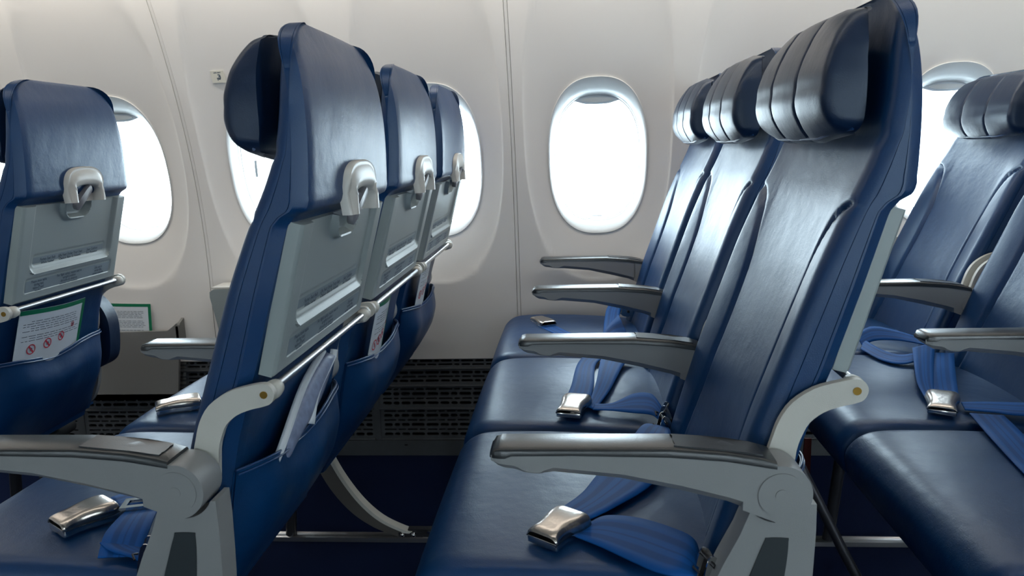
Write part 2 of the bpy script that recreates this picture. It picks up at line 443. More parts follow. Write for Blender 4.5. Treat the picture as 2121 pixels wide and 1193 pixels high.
# placard with a pictogram on the wall
def wall_frame(x, z, off=0):
    y = float(wallpt(WX0-2*WSP, x, z))+off; a = math.asin(min(.4, max(0, z-.64)/WR))
    # local x -> +x, local y -> up along wall, local z -> toward cabin
    return Matrix.Translation((x, y, z)) @ Matrix.Rotation(a, 4, 'X') @ Matrix.Rotation(PI/2, 4, 'X')
pl = empty('wall_placard'); tag(pl, 'small white square placard with black life vest pictogram on the sidewall, beside the headrest', 'placard')
bm = bmesh.new(); box(bm, -.021, .021, -.018, .018, -.0006, .0008)
M = wall_frame(-1.052, 1.248, -.004); bm.transform(M); frombm('plate', bm, mat('placard_white', (214, 212, 200), .4), pl, smooth=False)
bm = bmesh.new()
def stroke(bm, pts, wd, z0, z1):
    pts = [Vector((p[0], p[1], 0)) for p in pts]
    for a, b in zip(pts[:-1], pts[1:]):
        d = (b-a).normalized(); nn = Vector((-d.y, d.x, 0))*wd/2; a2 = a-d*wd*.3; b2 = b+d*wd*.3
        vs = [bm.verts.new((q.x, q.y, z1)) for q in (a2-nn, b2-nn, b2+nn, a2+nn)]; bm.faces.new(vs)
stroke(bm, [(-.006, -.010), (-.0075, -.003), (-.001, -.003)], .0022, 0, .001)
stroke(bm, [(-.003, .007), (.002, .006), (.003, -.001), (.001, -.006), (-.004, -.006)], .0034, 0, .001)
stroke(bm, [(-.002, .001), (.002, .001)], .003, 0, .001)
bm.transform(M @ Matrix.Translation((.004, -.001, 0))); frombm('pictogram', bm, INK, pl, smooth=False)
text('LIFE VEST', .0055, INK, pl, M @ Matrix.Translation((0, .012, .001)), bold=.0002)

# ------------------------------------------------------------------ seat parts (row coordinates, seat centre at y = 0)
XF = ([.38, .45, .50, .665, .861, .926, .975, 1.015, 1.054, 1.10, 1.16], [.135, .148, .162, .211, .281, .308, .332, .347, .354, .357, .366])
XR = ([.38, .42, .50, .624, .655, .679, .726, .742, .925, .936, .944, .953, 1.023, 1.072, 1.11, 1.148, 1.16],
      [.20, .215, .243, .268, .276, .284, .299, .305, .362, .372, .386, .390, .393, .392, .388, .378, .372])
XF = (np.array(XF[0]), np.array(XF[1])); XR = (np.array(XR[0]), np.array(XR[1]))
def smoothinterp(z, tab):
    z = np.asarray(z, float); s = np.zeros_like(z)
    for d, wgt in ((-.018, .2), (-.009, .2), (0, .2), (.009, .2), (.018, .2)): s = s+wgt*np.interp(z+d, tab[0], tab[1])
    return s
def halfw(z):
    return np.interp(z, [.38, .6, .84, .93, 1.05, 1.12, 1.165], [.205, .213, .213, .208, .200, .192, .185])
SEAMS_BACK = []
def backrest_mesh():
    zs = np.concatenate([np.linspace(.385, .92, 54), np.linspace(.926, .950, 8), np.linspace(.956, 1.103, 18), [1.1065, 1.1085, 1.1105, 1.1145, 1.12]])
    # rounded top in four more levels handled by an angle
    nf, nr = 121, 41
    vf = np.linspace(-1, 1, nf); vr = np.linspace(1, -1, nr)
    rows = []
    seam = smooth_poly([(-.213, .935), (-.190, .932), (-.168, .921), (-.152, .898), (-.140, .862), (-.131, .815), (-.127, .76), (-.127, .70), (-.132, .62), (-.142, .52), (-.150, .40)], 5, False)
    seamR = [(-a, b) for a, b in seam]
    hseam = [(-.2, 1.012), (.2, 1.012)]
    top = 1.172; levels = [(z, 1.0, 1.0) for z in zs]
    for a in np.linspace(8, 90, 9):
        a = math.radians(a); levels.append((1.12+(top-1.12)*math.sin(a), 1-.42*(1-math.cos(a))**1.2, max(.12, math.cos(a)**.55)))
    for (z, kw, kt) in levels:
        w_ = float(halfw(z))*kw
        xf = float(smoothinterp(z, XF)); xr = float(np.interp(z, *XR)) if z < .96 else float(smoothinterp(z, XR))
        xm = xf*.35+xr*.65
        y = vf*w_; zz = np.full(nf, z)
        # centre panel slightly hollow, bolsters full, corners rounded
        d1 = np.minimum(segdist(y, zz, seam), segdist(y, zz, seamR))
        inside = np.abs(y) < np.interp(z, [p[1] for p in seam[::-1]], [-p[0] for p in seam[::-1]])
        lower = sstep(.95, .88, z) if False else (1-sstep(.80, .99, z))
        x = np.full(nf, xf)
        x += (.013+.009*lower)*(1-np.abs(y/w_)**2.6)
        bol = np.clip((np.abs(y)-.125)/(w_-.125), 0, 1)
        x -= .005*lower*np.sin(PI*np.clip(bol, 0, 1))**1.0*(np.abs(y) > .125)
        x += .0080*np.exp(-(d1/.0048)**2)*(1-sstep(.186, .206, np.abs(y)))
        x += .006*np.exp(-(segdist(y, zz, hseam)/.004)**2)
        r = .022; e = np.clip((np.abs(y)-(w_-r))/r, 0, 1); x += r*.9*(1-np.sqrt(np.maximum(0, 1-e**2)))
        x = xm+(x-xm)*kt
        front = np.stack([x, y, zz], 1)
        y2 = vr*w_; x2 = np.full(nr, xr)
        r = .020; e = np.clip((np.abs(y2)-(w_-r))/r, 0, 1); x2 -= r*.85*(1-np.sqrt(np.maximum(0, 1-e**2)))
        if z > .94: x2 += .006*(1-(y2/w_)**2)
        x2 = xm+(x2-xm)*kt
        rear = np.stack([x2, y2, np.full(nr, z)], 1)
        # side midpoints keep the side panel crisp, with its two stitched lines
        def side(sgn, xa, xb):
            out = []
            for t in (.12, .14, .16, .5, .84, .86, .88):
                dd = -.0012 if t in (.14, .86) or abs(z-1.1085) < .001 else 0
                out.append((xa+(xb-xa)*t, sgn*(w_+dd-.0), z))
            return np.array(out)
        rows.append(np.concatenate([front, side(1, front[-1][0], rear[0][0]), rear, side(-1, rear[-1][0], front[0][0])]))
    P = np.array(rows); v, f = gridmesh(P, True); n = P.shape[1]
    f.append(tuple(range(n))[::-1]); f.append(tuple(range(len(v)-n, len(v))))
    return v, f
def headrest_mesh():
    # levels from bottom to top: z, front x, rear x, half width
    L = [(1.012, .318, .326, .150, .2), (1.014, .309, .329, .158, .6), (1.019, .302, .332, .167, .9), (1.028, .294, .334, .173, 1), (1.040, .289, .3355, .173, 1), (1.055, .287, .336, .173, 1),
         (1.070, .289, .336, .173, 1), (1.085, .290, .336, .172, 1), (1.100, .294, .336, .170, 1), (1.115, .299, .337, .168, 1), (1.130, .306, .338, .162, 1), (1.142, .314, .339, .157, 1),
         (1.150, .321, .340, .152, .8), (1.155, .333, .341, .146, .5), (1.157, .338, .342, .138, .25)]
    L = [(a, b-.009*math.sin(PI*min(1, (a-1.008)/.15))**.5, c, d*.955, e) for a, b, c, d, e in L]
    L = smooth_poly(L, 3, False)
    nf, nr = 101, 15; vf = np.linspace(-1, 1, nf); vr = np.linspace(1, -1, nr); rows = []
    for (z, xf, xr, hw, k) in L:
        y = vf*hw
        # hexagonal underside and top: drop the middle
        drop = np.interp(np.abs(vf), [0, .55, 1], [1, .95, 0])
        zz = z+np.where(z < 1.03, -.010*drop*(1.03-z)/.018, 0)+np.where(z > 1.12, .006*drop*(z-1.12)/.03, 0)
        x = np.full(nf, xf)+.004*(vf**2)
        for s in (-.345, .335):
            ss = s*(1+.12*(z-1.05)/.1)
            x += .0045*np.exp(-((vf-ss)*hw/.0028)**2)
        for a, b in ((-1, -.345), (-.345, .335), (.335, 1)):
            msk = (vf > a) & (vf < b); x[msk] -= .0022*np.sin(PI*(vf[msk]-a)/(b-a))**.7
        hw_r = .013; r = .013; e = np.clip((np.abs(y)-(hw-r))/r, 0, 1); x += r*.95*(1-np.sqrt(np.maximum(0, 1-e**2)))
        xm = xr*.7+xf*.3; x = np.minimum(xm+(x-xm), xr-.001)
        front = np.stack([x, y, zz], 1)
        y2 = vr*hw; x2 = np.full(nr, xr); e = np.clip((np.abs(y2)-(hw-.008))/.008, 0, 1); x2 = x2-.006*(1-np.sqrt(np.maximum(0, 1-e**2)))
        rear = np.stack([x2, y2*1.0, np.full(nr, z)], 1)
        rows.append(np.concatenate([front, rear]))
    P = np.array(rows); v, f = gridmesh(P, True); n = P.shape[1]
    f.append(tuple(range(n))[::-1]); f.append(tuple(range(len(v)-n, len(v))))
    return v, f
def cushion_mesh():
    # closed profile swept across the width, rounded sides
    prof = smooth_poly([(.20, .482), (.12, .489), (.02, .495), (-.08, .498), (-.15, .497), (-.185, .489), (-.208, .468), (-.214, .445), (-.206, .415), (-.188, .395), (-.15, .388), (0, .39), (.2, .40)], 5, False)
    prof = np.array(prof)
    ny = 61; t = np.linspace(-1, 1, ny); W_ = .2405; rows = []
    for (x, z) in prof:
        y = t*W_
        upf = sstep(.40, .47, z)
        e = np.clip((np.abs(y)-(W_-.03))/.03, 0, 1); dr = .022*(1-np.sqrt(np.maximum(0, 1-e**2)))
        cr = .006*(1-t**2)*upf
        zz = z-dr*upf+cr+.003*np.sin(9*y+14*x)*upf*(np.abs(t) < .9)*.3
        xx = x+dr*(1-sstep(-.20, -.12, x))
        rows.append(np.stack([xx, y, zz], 1))
    P = np.array(rows); v, f = gridmesh(P); n = ny
    m = len(prof)
    f.append([j*n for j in range(m)]); f.append([j*n+n-1 for j in range(m)][::-1])
    f.append([i for i in range(n)]+[(m-1)*n+i for i in range(n-1, -1, -1)])
    return v, f
TZ0, TZ1, TX0, TX1 = .7335, .9255, .3255, .3800      # tray lower / upper edge, outer face
def tray_pt(u, v, h=0):
    """u across, v from 0 (top) to 1 (bottom), h outwards"""
    nx, nz = (TZ1-TZ0), -(TX1-TX0); L = math.hypot(nx, nz)
    return (TX1+(TX0-TX1)*v+h*nx/L, u, TZ1+(TZ0-TZ1)*v+h*nz/L)
def rrect(U, V, cu, cv, hu, hv, r):
    a = np.abs(U-cu)-hu+r; b = np.abs(V-cv)-hv+r
    return np.hypot(np.maximum(a, 0), np.maximum(b, 0))+np.minimum(np.maximum(a, b), 0)-r
TH_ = math.hypot(TZ1-TZ0, TX1-TX0); TW = .197
LU = -.008                                         # latch centre
def tray_mesh():
    nu, nv = 150, 90
    u = np.linspace(-TW, TW, nu); v = np.linspace(0, 1, nv); Ug, Vg = np.meshgrid(u, v); Vm = Vg*TH_
    h = np.zeros_like(Ug)
    d = rrect(Ug, Vm, 0, 0, .158, .142, .018)
    h -= .007*(1-sstep(-.009, .002, d))
    lip = sstep(.120, .141, Vm)*(d < 0); h += .0045*lip*(1-sstep(.141, .143, Vm))
    d2 = rrect(Ug, Vm, 0, .117, .140, .0125, .007); h -= .0012*(1-sstep(-.0012, .0004, d2))
    d3 = rrect(Ug, Vm, 0, .1655, .168, .0155, .007); h -= .0016*(1-sstep(-.0014, .0004, d3))
    d4 = rrect(Ug, Vm, LU, 0, .050, .033, .028)
    h += .0105*np.exp(-(d4/.0040)**2)*(Vm < .05); h -= .004*(1-sstep(-.006, -.002, d4))
    e = np.minimum(np.minimum(TW-np.abs(Ug), TH_-Vm), Vm+.004); h -= .004*(1-sstep(0, .004, e))
    P = np.zeros((nv, nu, 3)); nx, nz = (TZ1-TZ0)/TH_, -(TX1-TX0)/TH_
    P[:, :, 0] = TX1+(TX0-TX1)*Vg+h*nx; P[:, :, 1] = Ug; P[:, :, 2] = TZ1+(TZ0-TZ1)*Vg+h*nz
    vs, fs = gridmesh(P)
    # back side and rim
    ring = [i for i in range(nu)]+[j*nu+nu-1 for j in range(1, nv)]+[(nv-1)*nu+i for i in range(nu-2, -1, -1)]+[j*nu for j in range(nv-2, 0, -1)]
    n0 = len(vs)
    for i in ring:
        p = vs[i]; vs.append([p[0]-.017*nx, p[1], p[2]-.017*nz])
    k = len(ring)
    for i in range(k): fs.append((ring[i], n0+i, n0+(i+1) % k, ring[(i+1) % k]))
    fs.append(tuple(n0+i for i in range(k)))
    return vs, fs
def tray_matrix(u, v, h):
    p = Vector(tray_pt(u, v, h)); nx, nz = (TZ1-TZ0)/TH_, -(TX1-TX0)/TH_
    ex = Vector((0, 1, 0)); ez = Vector((nx, 0, nz)); ey = ez.cross(ex)
    m = Matrix((ex, ey, ez)).transposed().to_4x4(); m.translation = p; return m
def decal(bm, u0, u1, v0, v1, h):
    vs = [bm.verts.new(tray_pt(a, b, h)) for a, b in ((u0, v1), (u1, v1), (u1, v0), (u0, v0))]; bm.faces.new(vs)

PROTO = {}
def build_once(key, fn):
    if key not in PROTO: PROTO[key] = fn()
    return PROTO[key]
_mesh = {}
def part(name, key, maker, m, parent, sharp=40):
    """make the mesh once, share its data afterwards"""
    if key not in _mesh:
        v, f = maker(); o = fromdata(name, v, f, m, parent, sharp); _mesh[key] = o.data; return o
    return newobj(name, _mesh[key], parent)
def bmpart(name, key, fill, m, parent, **kw):
    if key not in _mesh:
        bm = bmesh.new(); fill(bm); o = frombm(name, bm, m, parent, **kw); _mesh[key] = o.data; return o
    return newobj(name, _mesh[key], parent)
def txtpart(key, body, size, m, parent, mtx, **kw):
    if key not in _mesh:
        o = text(body, size, m, parent, mtx, **kw); _mesh[key] = o.data; return o
    return newobj('lettering', _mesh[key], parent)

PX, PZ = .228, .6205
ARM_TOP = [(-.096, .668), (-.093, .6735), (-.086, .6752), (0, .6752), (.106, .675), (.169, .670), (.205, .664), (.222, .659)]
ARM_BAND = [(-.096, .659), (-.086, .6565), (-.068, .654), (-.060, .649), (-.050, .6455), (-.042, .6455), (-.034, .649), (-.025, .652), (.052, .644), (.116, .631), (.17, .617), (.20, .607)]
ARM_BOT = [(-.094, .660), (-.089, .655), (-.081, .649), (-.057, .6465), (-.031, .6440), (.052, .636), (.116, .621), (.17, .608), (.192, .598), (.212, .589), (.232, .586)]
def arm_body(bm):
    top = [(-.095, .6665), (0, .667), (.106, .665), (.169, .660), (.205, .655), (.222, .655)]
    arc = [(PX+.034*math.cos(t), PZ+.034*math.sin(t)) for t in np.linspace(math.radians(95), math.radians(-95), 15)]
    xs = np.concatenate([np.linspace(-.096, -.08, 5), np.linspace(-.075, .19, 54)])
    tp = np.array(top); bd = np.array(ARM_BAND); bt = np.array(ARM_BOT)
    hw = .0245
    rows = []
    for x in xs:
        zt = np.interp(x, tp[:, 0], tp[:, 1]); zb = min(np.interp(x, bt[:, 0], bt[:, 1]), zt-.004); zm = min(max(np.interp(x, bd[:, 0], bd[:, 1]), zb+.0006), zt-.002)
        h2 = hw-min(.013, (zm-zb)*1.25)
        k = 1 if x > -.09 else .9
        rows.append([(x, -hw*k, zt), (x, -hw*k, zm+.0006), (x, -hw*k+.0008, zm), (x, -h2*k, zb), (x, h2*k, zb), (x, hw*k-.0008, zm), (x, hw*k, zm+.0006), (x, hw*k, zt)])
    V = [[bm.verts.new(tuple(map(float, p))) for p in r] for r in rows]
    for a, b in zip(V[:-1], V[1:]):
        for i in range(8): bm.faces.new((a[i], b[i], b[(i+1) % 8], a[(i+1) % 8]))
    bm.faces.new(V[0]); bm.faces.new(V[-1][::-1])
def arm_hub(bm):
    pts = [(.186, .658), (.205, .6555)]+[(PX+.034*math.cos(t), PZ+.034*math.sin(t)) for t in np.linspace(math.radians(92), math.radians(-96), 22)]+[(.205, .5945), (.186, .602)]
    prism(bm, pts, -.0245, .0245)
def ring_disc(bm, r, y0, y1, n=40):
    prism(bm, [(PX+r*math.cos(t), PZ+r*math.sin(t)) for t in np.linspace(0, 2*PI, n, endpoint=False)], y0, y1)
def cap_fill(bm):
    xs = np.concatenate([np.linspace(-.0975, -.086, 6), np.linspace(-.08, .222, 40)])
    tp = np.array(ARM_TOP); V = []
    for x in xs:
        zt = float(np.interp(x, tp[:, 0], tp[:, 1])); zb = float(np.interp(x, [-.0975, -.08, -.0795, 0, .106, .169, .222], [.6635, .6635, .6665, .667, .665, .660, .651]))
        k = float(np.interp(x, [-.0975, -.093, -.086], [.78, .92, 1])); hw = .0255*k
        V.append([bm.verts.new(p) for p in ((x, -hw, zb), (x, -hw, zt-.0035), (x, -hw+.0015, zt-.0012), (x, -hw+.0045, zt), (x, hw-.0045, zt), (x, hw-.0015, zt-.0012), (x, hw, zt-.0035), (x, hw, zb))])
    for a, b in zip(V[:-1], V[1:]):
        for i in range(8): bm.faces.new((a[i], b[i], b[(i+1) % 8], a[(i+1) % 8]))
    bm.faces.new(V[0]); bm.faces.new(V[-1][::-1])
def make_armrest(root, yc):
    a = bmpart('armrest', 'arm', arm_body, PLA, root, sharp=35); a.location.y = yc
    bmpart('hub', 'hub', arm_hub, PLA, a, bevel=.002, segs=3)
    bmpart('arm_cap', 'cap', cap_fill, CAPM, a, sharp=60)
    def pad(bm):
        pts = [(x, y) for x, y in smooth_poly([(.112, -.012), (.118, -.018), (.2, -.018), (.208, -.010), (.208, .010), (.2, .018), (.118, .018), (.112, .012)], 3)]
        A = [bm.verts.new((x, y, float(np.interp(x, [p[0] for p in ARM_TOP], [p[1] for p in ARM_TOP]))+.0016)) for x, y in pts]
        B = [bm.verts.new((v.co.x, v.co.y, v.co.z-.003)) for v in A]
        bm.faces.new(A)
        for i in range(len(A)): bm.faces.new((A[i], B[i], B[(i+1) % len(A)], A[(i+1) % len(A)]))
    bmpart('cap_insert', 'pad', pad, CAPM, a, sharp=50)
    def pc(bm):
        ring_disc(bm, .0258, -.0262, -.0240)
    def pr(bm):
        N = 48; 
        prof = [(.0285, -.0244), (.0281, -.0262), (.0269, -.0262), (.0266, -.0244)]
        V = [[bm.verts.new((PX+r*math.cos(t), y, PZ+r*math.sin(t))) for (r, y) in prof] for t in np.linspace(0, 2*PI, N, endpoint=False)]
        for i in range(N):
            for j in range(3): bm.faces.new((V[i][j], V[i][j+1], V[(i+1) % N][j+1], V[(i+1) % N][j]))
    bmpart('pivot_cover', 'pc', pc, PLA, a, bevel=.0006)
    bmpart('pivot_boss', 'pb', lambda bm: (ring_disc(bm, .0072, -.0272, -.025, 24)), PLA, a, bevel=.0005)
    return a
def bracket_fill(bm):
    pts = [(.323, .7365), (.332, .733), (.3365, .723), (.332, .712), (.322, .7075), (.305, .7035), (.287, .6965), (.272, .684), (.264, .668), (.2585, .650), (.25, .60), (.218, .60), (.224, .640), (.230, .664), (.238, .688), (.252, .709), (.276, .7255), (.303, .7335)]
    prism(bm, smooth_poly(pts, 3), -.0045, .0045)
def make_seat(cyc, ox, aisle=False, window=False, recline=0, ys=1.0, hrx=0.0):
    """cyc: seat centre y, ox: row origin x"""
    root = empty('airline_seat', (ox, cyc, 0)); root.scale = (1, ys, 1)
    back = []
    part('seat_cushion', 'cushion', cushion_mesh, LEA, root, 50)
    def pan(bm): box(bm, -.12, .13, -.225, .225, .350, .392)
    bmpart('seat_pan', 'pan', pan, LEAD, root, bevel=.008)
    b = part('backrest', 'back', backrest_mesh, LEA, root, 35); back.append(b)
    h = part('headrest', 'headrest', headrest_mesh, LEA_WARM_LIT, root, 35)
    # piping under the headrest, its bright highlight put into the colour
    def hp(bm):
        y = np.linspace(-.160, .160, 33)
        tube(bm, [(.3085-.006*(1-(abs(t)/.16)**6)+.010*(abs(t)/.16)**8, t, 1.0185-.0105*np.interp(abs(t)/.16, [0, .55, 1], [1, .95, 0])) for t in y], .0021, 6)
    bmpart('piping', 'hrpipe', hp, PIPE, h)
    def hm(bm): box(bm, .330, .372, -.05, .05, 1.03, 1.12)
    back.append(bmpart('headrest_mount', 'hrm', hm, LEAD, root, bevel=.004))
    # tray table
    t = part('tray_table', 'tray', tray_mesh, TRAYM, root, 35); back.append(t)
    def lab(bm):
        decal(bm, -.136, .136, .5535, .662, -.00785)
        decal(bm, -.163, .163, .782, .917, -.0012)
    bmpart('label_panel', 'lab', lab, LAB, t, smooth=False)
    for key, body, u, v_, sz in (('t1', 'Fasten Seat Belt\nWhile Seated', -.085, .605, .0086), ('t2', 'Life Vest Under Your Seat\nChaleco Bajo Su Asiento', 0, .605, .0086), ('t3', 'Seat Cushion\nFor Flotation', .088, .605, .0086),
                                 ('t4', 'Please stow table\nduring taxi\ntake-off and\nlanding', -.118, .85, .0078), ('t5', 'For flight safety, return seat to\nupright position\nAbroche su cinturon\nmientras este sentado', -.005, .85, .0078), ('t6', 'Life vest is\nunder the\ncenter console', .115, .85, .0078)):
        txtpart(key, body, sz, INK, t, tray_matrix(u, v_, -.0071 if v_ < .7 else -.0006), bold=.0003)
    def lines(bm):
        for (a, c, v0) in ((-.158, -.078, .80), (-.158, -.078, .862), (-.05, .05, .80), (.085, .155, .80), (.085, .155, .855)): decal(bm, a, c, v0, v0+.006, -.0005)
    # hinge bar with its knobs
    def bar(bm): cylinder(bm, (.3285, -.192, .7255), (.3285, .19, .7255), .0052, 14)
    back.append(bmpart('hinge_bar', 'bar', bar, ALU, root))
    for sgn in (-1, 1):
        def kn(bm, s=sgn):
            y0 = s*.196; tube(bm, [(.327, y0-s*.002, .7225), (.327, y0, .7225), (.327, y0+s*.010, .7225), (.327, y0+s*.018, .7225), (.327, y0+s*.021, .7225)], [.007, .0105, .012, .0115, .008], 20)
        back.append(bmpart('hinge_knob', 'kn%d' % sgn, kn, ARMP, root, sharp=60))
        ta = bmpart('tray_arm', 'ta', bracket_fill, ARMP, root, bevel=.0012, segs=2)
        ta.location.y = sgn*.2235
        def scr(bm):
            prism(bm, [(.3235+.0048*math.cos(q), .7225+.0048*math.sin(q)) for q in np.linspace(0, 2*PI, 14, endpoint=False)], -.0056, -.004)
        sc = bmpart('screw', 'scr', scr, BRS, ta, bevel=.0004)
    # latch
    def bez(bm):
        n = 28; zc = .957
        def arch(hw, top, zc):
            hw = hw*1.44
            p = [(-hw, .9265)]
            for q in np.linspace(PI, 0, n): p.append((hw*math.copysign(abs(math.cos(q))**.7, math.cos(q)), zc+(top-zc)*abs(math.sin(q))**.7))
            p.append((hw, .9265)); return p
        def xr(z): return float(smoothinterp(z, XR)) if z > .955 else .391
        loops = []
        for hw, top, dx, zc_ in ((.050, 1.000, -.004, .957), (.050, 1.000, .0065, .957), (.048, .998, .0095, .957), (.0455, .9955, .0085, .956), (.0435, .992, .0100, .955), (.0390, .977, .0145, .95), (.034, .9645, .0135, .945), (.0325, .962, .0105, .944), (.0315, .960, -.008, .943)):
            loops.append([bm.verts.new((xr(z)+dx+.0055, LU+y, z)) for y, z in arch(hw, top, zc_)])
        for a, b_ in zip(loops[:-1], loops[1:]):
            for i in range(len(a)-1): bm.faces.new((a[i], a[i+1], b_[i+1], b_[i]))
        bm.faces.new(loops[-1])
    l = bmpart('latch_bezel', 'bez', bez, BEZ, root, sharp=60); back.append(l)
    def knob(bm):
        prism(bm, smooth_poly([(-.008, -.032), (.008, -.032), (.009, -.01), (.009, .028), (0, .033), (-.009, .028), (-.009, -.01)], 3), 0, .010, 'x')
        bmesh.ops.bevel(bm, geom=bm.edges[:], offset=.0008, segments=1, affect='EDGES')
        bm.transform(Matrix.Translation((.391, LU-.008, .937)) @ Matrix.Rotation(math.radians(13), 4, 'Y') @ Matrix.Rotation(math.radians(-50), 4, 'X'))
    bmpart('latch_knob', 'knob', knob, KNB, l, sharp=50)
    # literature pocket
    def pocket():
        nu, nv = 61, 30; u = np.linspace(-1, 1, nu); P = np.zeros((nv, nu, 3))
        topz = np.interp(u*.2, [-.2, -.15, -.07, -.02, .03, .06, .12, .2], [.612, .609, .597, .592, .600, .606, .607, .603])
        for _ in range(3): topz[1:-1] = (topz[:-2]+topz[1:-1]*2+topz[2:])/4
        for j, t_ in enumerate(np.linspace(0, 1, nv)):
            z = topz*(1-t_)+.40*t_
            rear = np.interp(z, XR[0], XR[1])
            bul = np.clip(1-np.abs(u)**5, 0, 1)
            prof = .036*(1-t_)**.8*(1-.25*math.cos(PI*min(1, t_*3)))+.012*math.sin(PI*t_)
            P[j, :, 0] = rear+.002+prof*bul*(1+.12*np.sin(7*u+3*t_)*(1-t_)); P[j, :, 1] = u*.205; P[j, :, 2] = z
        v, f = gridmesh(P); v2 = [(a-.004, b_, c) for a, b_, c in v]; n = len(v)
        f2 = [tuple(i+n for i in q)[::-1] for q in f]; f = f+f2
        for i in range(nu-1): f.append((i, n+i, n+i+1, i+1))
        _mesh['pocket_top'] = [(p[0]-.001, p[1], p[2]) for p in v[:nu]]
        return v+v2, f
    pk = part('seat_pocket', 'pocket', pocket, LEA, root, 50); back.append(pk)
    def pip(bm):
        tp = _mesh['pocket_top']; tube(bm, [(x, y, z+.001) for x, y, z in tp], .0017, 6); tube(bm, [(x+.0022, y, z-.0045) for x, y, z in tp], .0015, 6)
    bmpart('piping', 'pkpipe', pip, PIPE, pk)
    make_armrest(root, -.2575)
    if window: make_armrest(root, .2255)
    def col(bm):
        arc = [(PX+.0392*math.cos(t), PZ+.0392*math.sin(t)) for t in np.linspace(math.radians(-140), math.radians(-25), 14)]
        pts = [(.199, .600), (.186, .565), (.168, .528), (.152, .49), (.132, .45), (.11, .40), (.10, .34), (.262, .34), (.2655, .45), (.269, .52), (.2705, .57), (.270, .604)]
        prism(bm, [pts[0]]+[p for p in pts[1:]]+[(q[0], q[1]) for q in arc[::-1]], -.0175, .020)
    if aisle:
        c = bmpart('side_panel', 'col', col, PLA, root, bevel=.003, segs=2); c.location.y = -.2535
        def inl(bm): prism(bm, smooth_poly([(.2135, .559), (.2165, .563), (.238, .563), (.240, .559), (.2385, .53), (.231, .47), (.226, .44), (.178, .44), (.19, .49), (.203, .53)], 3), -.0190, -.014)
        bmpart('panel_inlay', 'inl', inl, RUB, c, bevel=.0008)
    h.location.x = hrx
    if recline:
        p = Vector((.20, 0, .45)); h.matrix_basis = Matrix.Translation(p) @ Matrix.Rotation(recline, 4, 'Y') @ Matrix.Translation(-p) @ Matrix.Translation((hrx, 0, 0))
    for o in back:
        if recline:
            p = Vector((.20, 0, .45)); o.matrix_basis = Matrix.Translation(p) @ Matrix.Rotation(recline, 4, 'Y') @ Matrix.Translation(-p)
    return root
def frame_parts(root, leg_y, side=1):
    """seat frame under a row: two cross tubes, curved rear leg, foot fitting - in the coordinates of one seat"""
    bm = bmesh.new()
    for x in (-.03, .10): cylinder(bm, (x, -1.2, .33), (x, .24, .33), .02, 14)
    frombm('frame_tube', bm, LEAD, root)
    bm = bmesh.new()
    outer = smooth_poly([(.045, .30), (.062, .245), (.095, .175), (.140, .108), (.190, .060), (.248, .030), (.268, .026)], 5, False)
    inner = smooth_poly([(.262, .012), (.235, .014), (.170, .040), (.110, .085), (.060, .150), (.025, .225), (.005, .30)], 5, False)
    prism(bm, outer+inner, leg_y-.011, leg_y+.011)
    leg = frombm('leg', bm, mat('leg_grey', (96, 92, 88), .45, .3), root, bevel=.0015)
    bm = bmesh.new()
    o2 = [(x+.004, z+.003) for x, z in outer]; o3 = [(x-.004, z-.002) for x, z in outer]
    prism(bm, o2+o3[::-1], leg_y-.013, leg_y+.013); frombm('leg_flange', bm, ARMP, leg, bevel=.0008)
    bm = bmesh.new(); box(bm, .235, .300, leg_y-.012, leg_y+.012, .012, .026); box(bm, .26, .335, leg_y-.009, leg_y+.009, .0125, .034)
    ft = frombm('foot_fitting', bm, STRUT, leg, bevel=.002)
    bm = bmesh.new()
    for x in (.246, .276): bmesh.ops.create_uvsphere(bm, u_segments=14, v_segments=8, radius=.0065, matrix=Matrix.Translation((x, leg_y-.013, .021)))
    cylinder(bm, (.315, leg_y-.011, .026), (.315, leg_y+.002, .026), .004); frombm('bolt', bm, CHR, leg)
    # front leg
    bm = bmesh.new(); tube(bm, [(-.03, leg_y, .32), (-.06, leg_y, .012)], .014, 12); frombm('leg', bm, STRUT, root)

# ------------------------------------------------------------------ rows of seats
YA, DY, OFFS = 1.075, .483, {'A': -1.43, 'B': -.7019, 'C': 0.0, 'D': .6923}
SEATS = {}
defs = [
 ('C0', 'C', 0, dict(aisle=True), 'nearest navy aisle seat facing left, grey side column and pivot disc in full view'),
 ('C1', 'C', 1, {}, 'middle seat of the row facing left, two blue straps meeting a buckle on its cushion'),
 ('C2', 'C', 2, dict(window=True), 'window navy seat of the centre right row, against the white sidewall, narrowest headrest visible'),
 ('B0', 'B', 0, dict(aisle=True), 'nearest seat seen from behind, tall navy back with the largest complete grey tray table'),
 ('B1', 'B', 1, {}, 'middle seat seen from behind, second of three overlapping tray tables from the aisle'),
 ('B2', 'B', 2, dict(window=True), 'window seat seen from behind, smallest closed tray table, overlapping a bright window'),
 ('A1', 'A', 1, dict(ys=.85), 'seat back at the left edge with round latch and green edged card'),
 ('D0', 'D', 0, dict(aisle=True, recline=.06), 'rear row aisle seat, its glossy cushion filling the lower right corner'),
 ('D1', 'D', 1, dict(recline=.06), 'middle seat of the rear row at the right edge, buckle lying on its cushion'),
 ('D2', 'D', 2, dict(window=True, recline=.075), 'window seat of the rear row at the right edge, whole headrest visible against a window'),
]
for key, row, k, kw, lb in defs:
    yc = YA+DY*k
    if key == 'A1': yc = 1.536
    s = make_seat(yc, OFFS[row], hrx={'A': 0, 'B': -.007, 'C': .010, 'D': .008}[row], **kw); SEATS[key] = s
    tag(s, lb, 'seat', {'A': 'front row of airline seats', 'B': 'row of seats seen from behind', 'C': 'row of seats facing left', 'D': 'rear row of airline seats'}[row])
